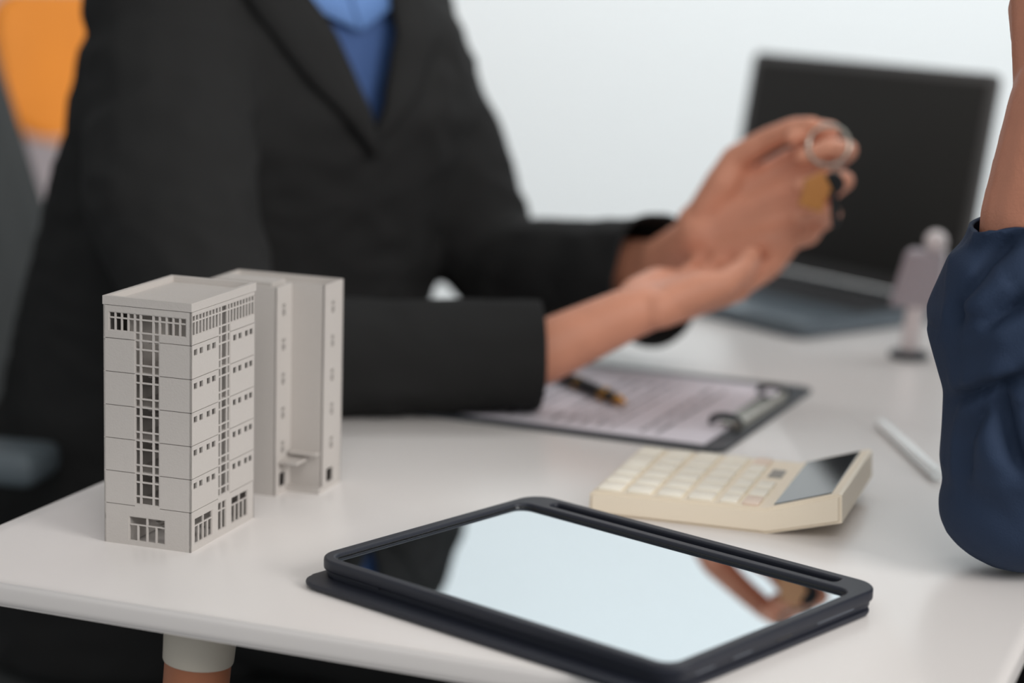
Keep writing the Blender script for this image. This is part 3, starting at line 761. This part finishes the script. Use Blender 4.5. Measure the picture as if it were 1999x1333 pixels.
h3, P3_ = hand_pts(Wr2, (-.95, -.2, -.12), (0, 0, -1), -1, 1.0, [(12, 14, 10)]*4, [(.048, .046, .008), (.072, .054, .010), (.092, .056, .010), (.108, .054, .010)])
bm = NB()
for ch, rd in h2 + h3: limb(bm, ch, rd, 12)
limb(bm, [Sh, El, Cf, Wr], [.05, .042, .0335, .0262]); limb(bm, [Sh2, El2, El2*.6+Wr2*.4, Wr2], [.05, .042, .041, .027])
limb(bm, [Sh, NK2-Vector((0, 0, .07)), Sh2], [.05, .058, .05]); limb(bm, [NK2-Vector((0, 0, .05)), NK2, NK2+F2*.04+Vector((0, 0, .08))], [.060, .058, .055])
limb(bm, [NK2-Vector((0, 0, .10)), (.72, 1.38, .85), (.79, 1.36, .56)], [.060, .09, .11])
hm2 = add_head(bm, NK2 + F2*.055 + Vector((0, 0, .18)), F2 + Vector((-.1, .25, -.1)), 1.02)
bd2 = at2(obj('body', fuse(bm, .0028, 5), M['skin2'], None, True)); face_bits(bd2, hm2, 1.02, .05)
bm = NB()
loft(bm, [((.79, 1.345, .48), L2, .185, F2, .135), ((.76, 1.355, .70), L2, .185, F2, .13), ((.70, 1.38, .92), L2, .195, F2, .13), ((.655, 1.395, 1.04), L2, .17, F2, .105), ((.635, 1.40, 1.11), L2, .09, F2, .075)])
limb(bm, [Sh, (.450, 1.225, .925), El+Vector((-.004, 0, .008)), (.307, 1.200, .862), (.299, 1.200, .902), Cf+Vector((0, 0, -.014)), Cf+Vector((0, 0, .020))], [.080, .078, .0580, .0570, .0630, .0420, .0345], 20)
sph(bm, (.300, 1.200, .789), (.050, .050, .0385), 3)
limb(bm, [Sh2, (.67, 1.62, .92), El2, El2*.6+Wr2*.4], [.078, .068, .058, .054])
limb(bm, [Sh, NK2-Vector((0, 0, .05)), Sh2], [.07, .076, .07]); limb(bm, [NK2-Vector((0, 0, .04)), NK2+F2*.010+Vector((0, 0, .018))], [.074, .066])
me = fuse(bm, .0032, 7)
CREASES = [[(.2752, .9517), (.2599, .9372), (.2480, .9142), (.2440, .8955)], [(.2777, .9181), (.266, .9106), (.2556, .9003)],
           [(.2809, .8768), (.265, .8677), (.2519, .8543), (.2459, .828), (.2441, .8045)], [(.2713, .8665), (.2767, .8435), (.2841, .8205)],
           [(.2658, .8576), (.2576, .8342), (.2569, .805)], [(.253, .9552), (.2428, .9423), (.2357, .9252)], [(.300, .900), (.325, .880), (.350, .872)], [(.295, .850), (.320, .838), (.350, .845)]]
def crease(x, z):
    """valley with a raised lip beside it, fading towards both ends"""
    out = 0.
    for ln_ in CREASES:
        best = 1.; n_ = len(ln_)-1
        for q in range(n_):
            ax, az = ln_[q]; bx, bz = ln_[q+1]; dx, dz = bx-ax, bz-az
            t = min(1, max(0, ((x-ax)*dx+(z-az)*dz)/(dx*dx+dz*dz)))
            d = math.hypot(x-ax-t*dx, z-az-t*dz)
            if d < best: best = d; u = (q+t)/n_; sd = (x-ax)*dz-(z-az)*dx
        f = min(1, 4*(1-u)+.15)*min(1, 5*u+.5)
        out += f*(-.0085*math.exp(-(best/.0040)**2) + .0050*math.exp(-((best-.010)/.007)**2)*(1 if sd > 0 else .4))
    return out
cos, nrm = coords(me)                         # bunched folds running across the rolled sleeve
for i, co in enumerate(cos):
    p = Vector(co); k = max(0, 1-(p-Vector((.305, 1.20, .88))).length/.17)
    s1 = math.sin((p.z + (p.x-.32)*.75 - (p.y-1.2)*.3)*95 + 2.6*noise.noise(p*13))*(.45+noise.noise(p*9+Vector((3, 1, 2))))
    c_ = crease(co[0], co[2])*min(1, max(0, (-nrm[i][1]-.12)/.4)) if nrm[i][1] < 0 and co[1] < 1.26 and co[2] < .97 else 0.
    co += nrm[i]*(c_ + .0022*k*s1 + .0022*noise.noise(p*17)*(.4+k))
me.vertices.foreach_set('co', cos.ravel()); me.update()
cut_open(me, Cf+Vector((0, 0, .003)), (-.2, 0, .98), .045, 0)
sh2o = at2(obj('shirt', me, M['navy'], None, True, label='navy blue shirt with rolled sleeve')); solidify(sh2o, .0025)
bm = NB()
loft(bm, [((.79, 1.345, .46), L2, .185, F2, .145), ((.79, 1.345, .55), L2, .185, F2, .14), ((.78, 1.35, .64), L2, .165, F2, .125)])
for hp, kn_, ft in ((Vector((.74, 1.27, .555)), Vector((.40, 1.36, .53)), Vector((.40, 1.40, .11))), (Vector((.80, 1.43, .555)), Vector((.45, 1.58, .53)), Vector((.44, 1.62, .11)))):
    limb(bm, [hp, (hp+kn_)/2, kn_, (kn_+ft)/2, ft], [.088, .078, .066, .060, .05])
at2(obj('trousers', fuse(bm, .010, 5), M['trouser'], None, True))
for ft in (Vector((.40, 1.40, 0)), Vector((.44, 1.62, 0))):
    bm = NB(); limb(bm, [ft+Vector((.02, -.01, .045)), ft+Vector((-.06, .022, .04)), ft+Vector((-.15, .05, .028))], [.042, .040, .026]); limb(bm, [ft+Vector((0, 0, .06)), ft+Vector((0, 0, .12))], [.042, .04])
    for v in bm.verts: v.co.z = max(v.co.z, .002)
    at2(obj('shoe', fuse(bm, .007, 3), M['shoe'], None, True))
office_chair('office_chair', 'plain office chair under the person in the navy shirt', (.80, 1.34, 0), math.atan2(.36, -.93), M['chairdark'], arms=False)

# ---- orange chair far behind
office_chair('office_chair', 'orange office chair far behind beside the grey wall', (-.556, 3.55, 0), R(-55), M['orange'], back_z=(.725, .975), arms=False)
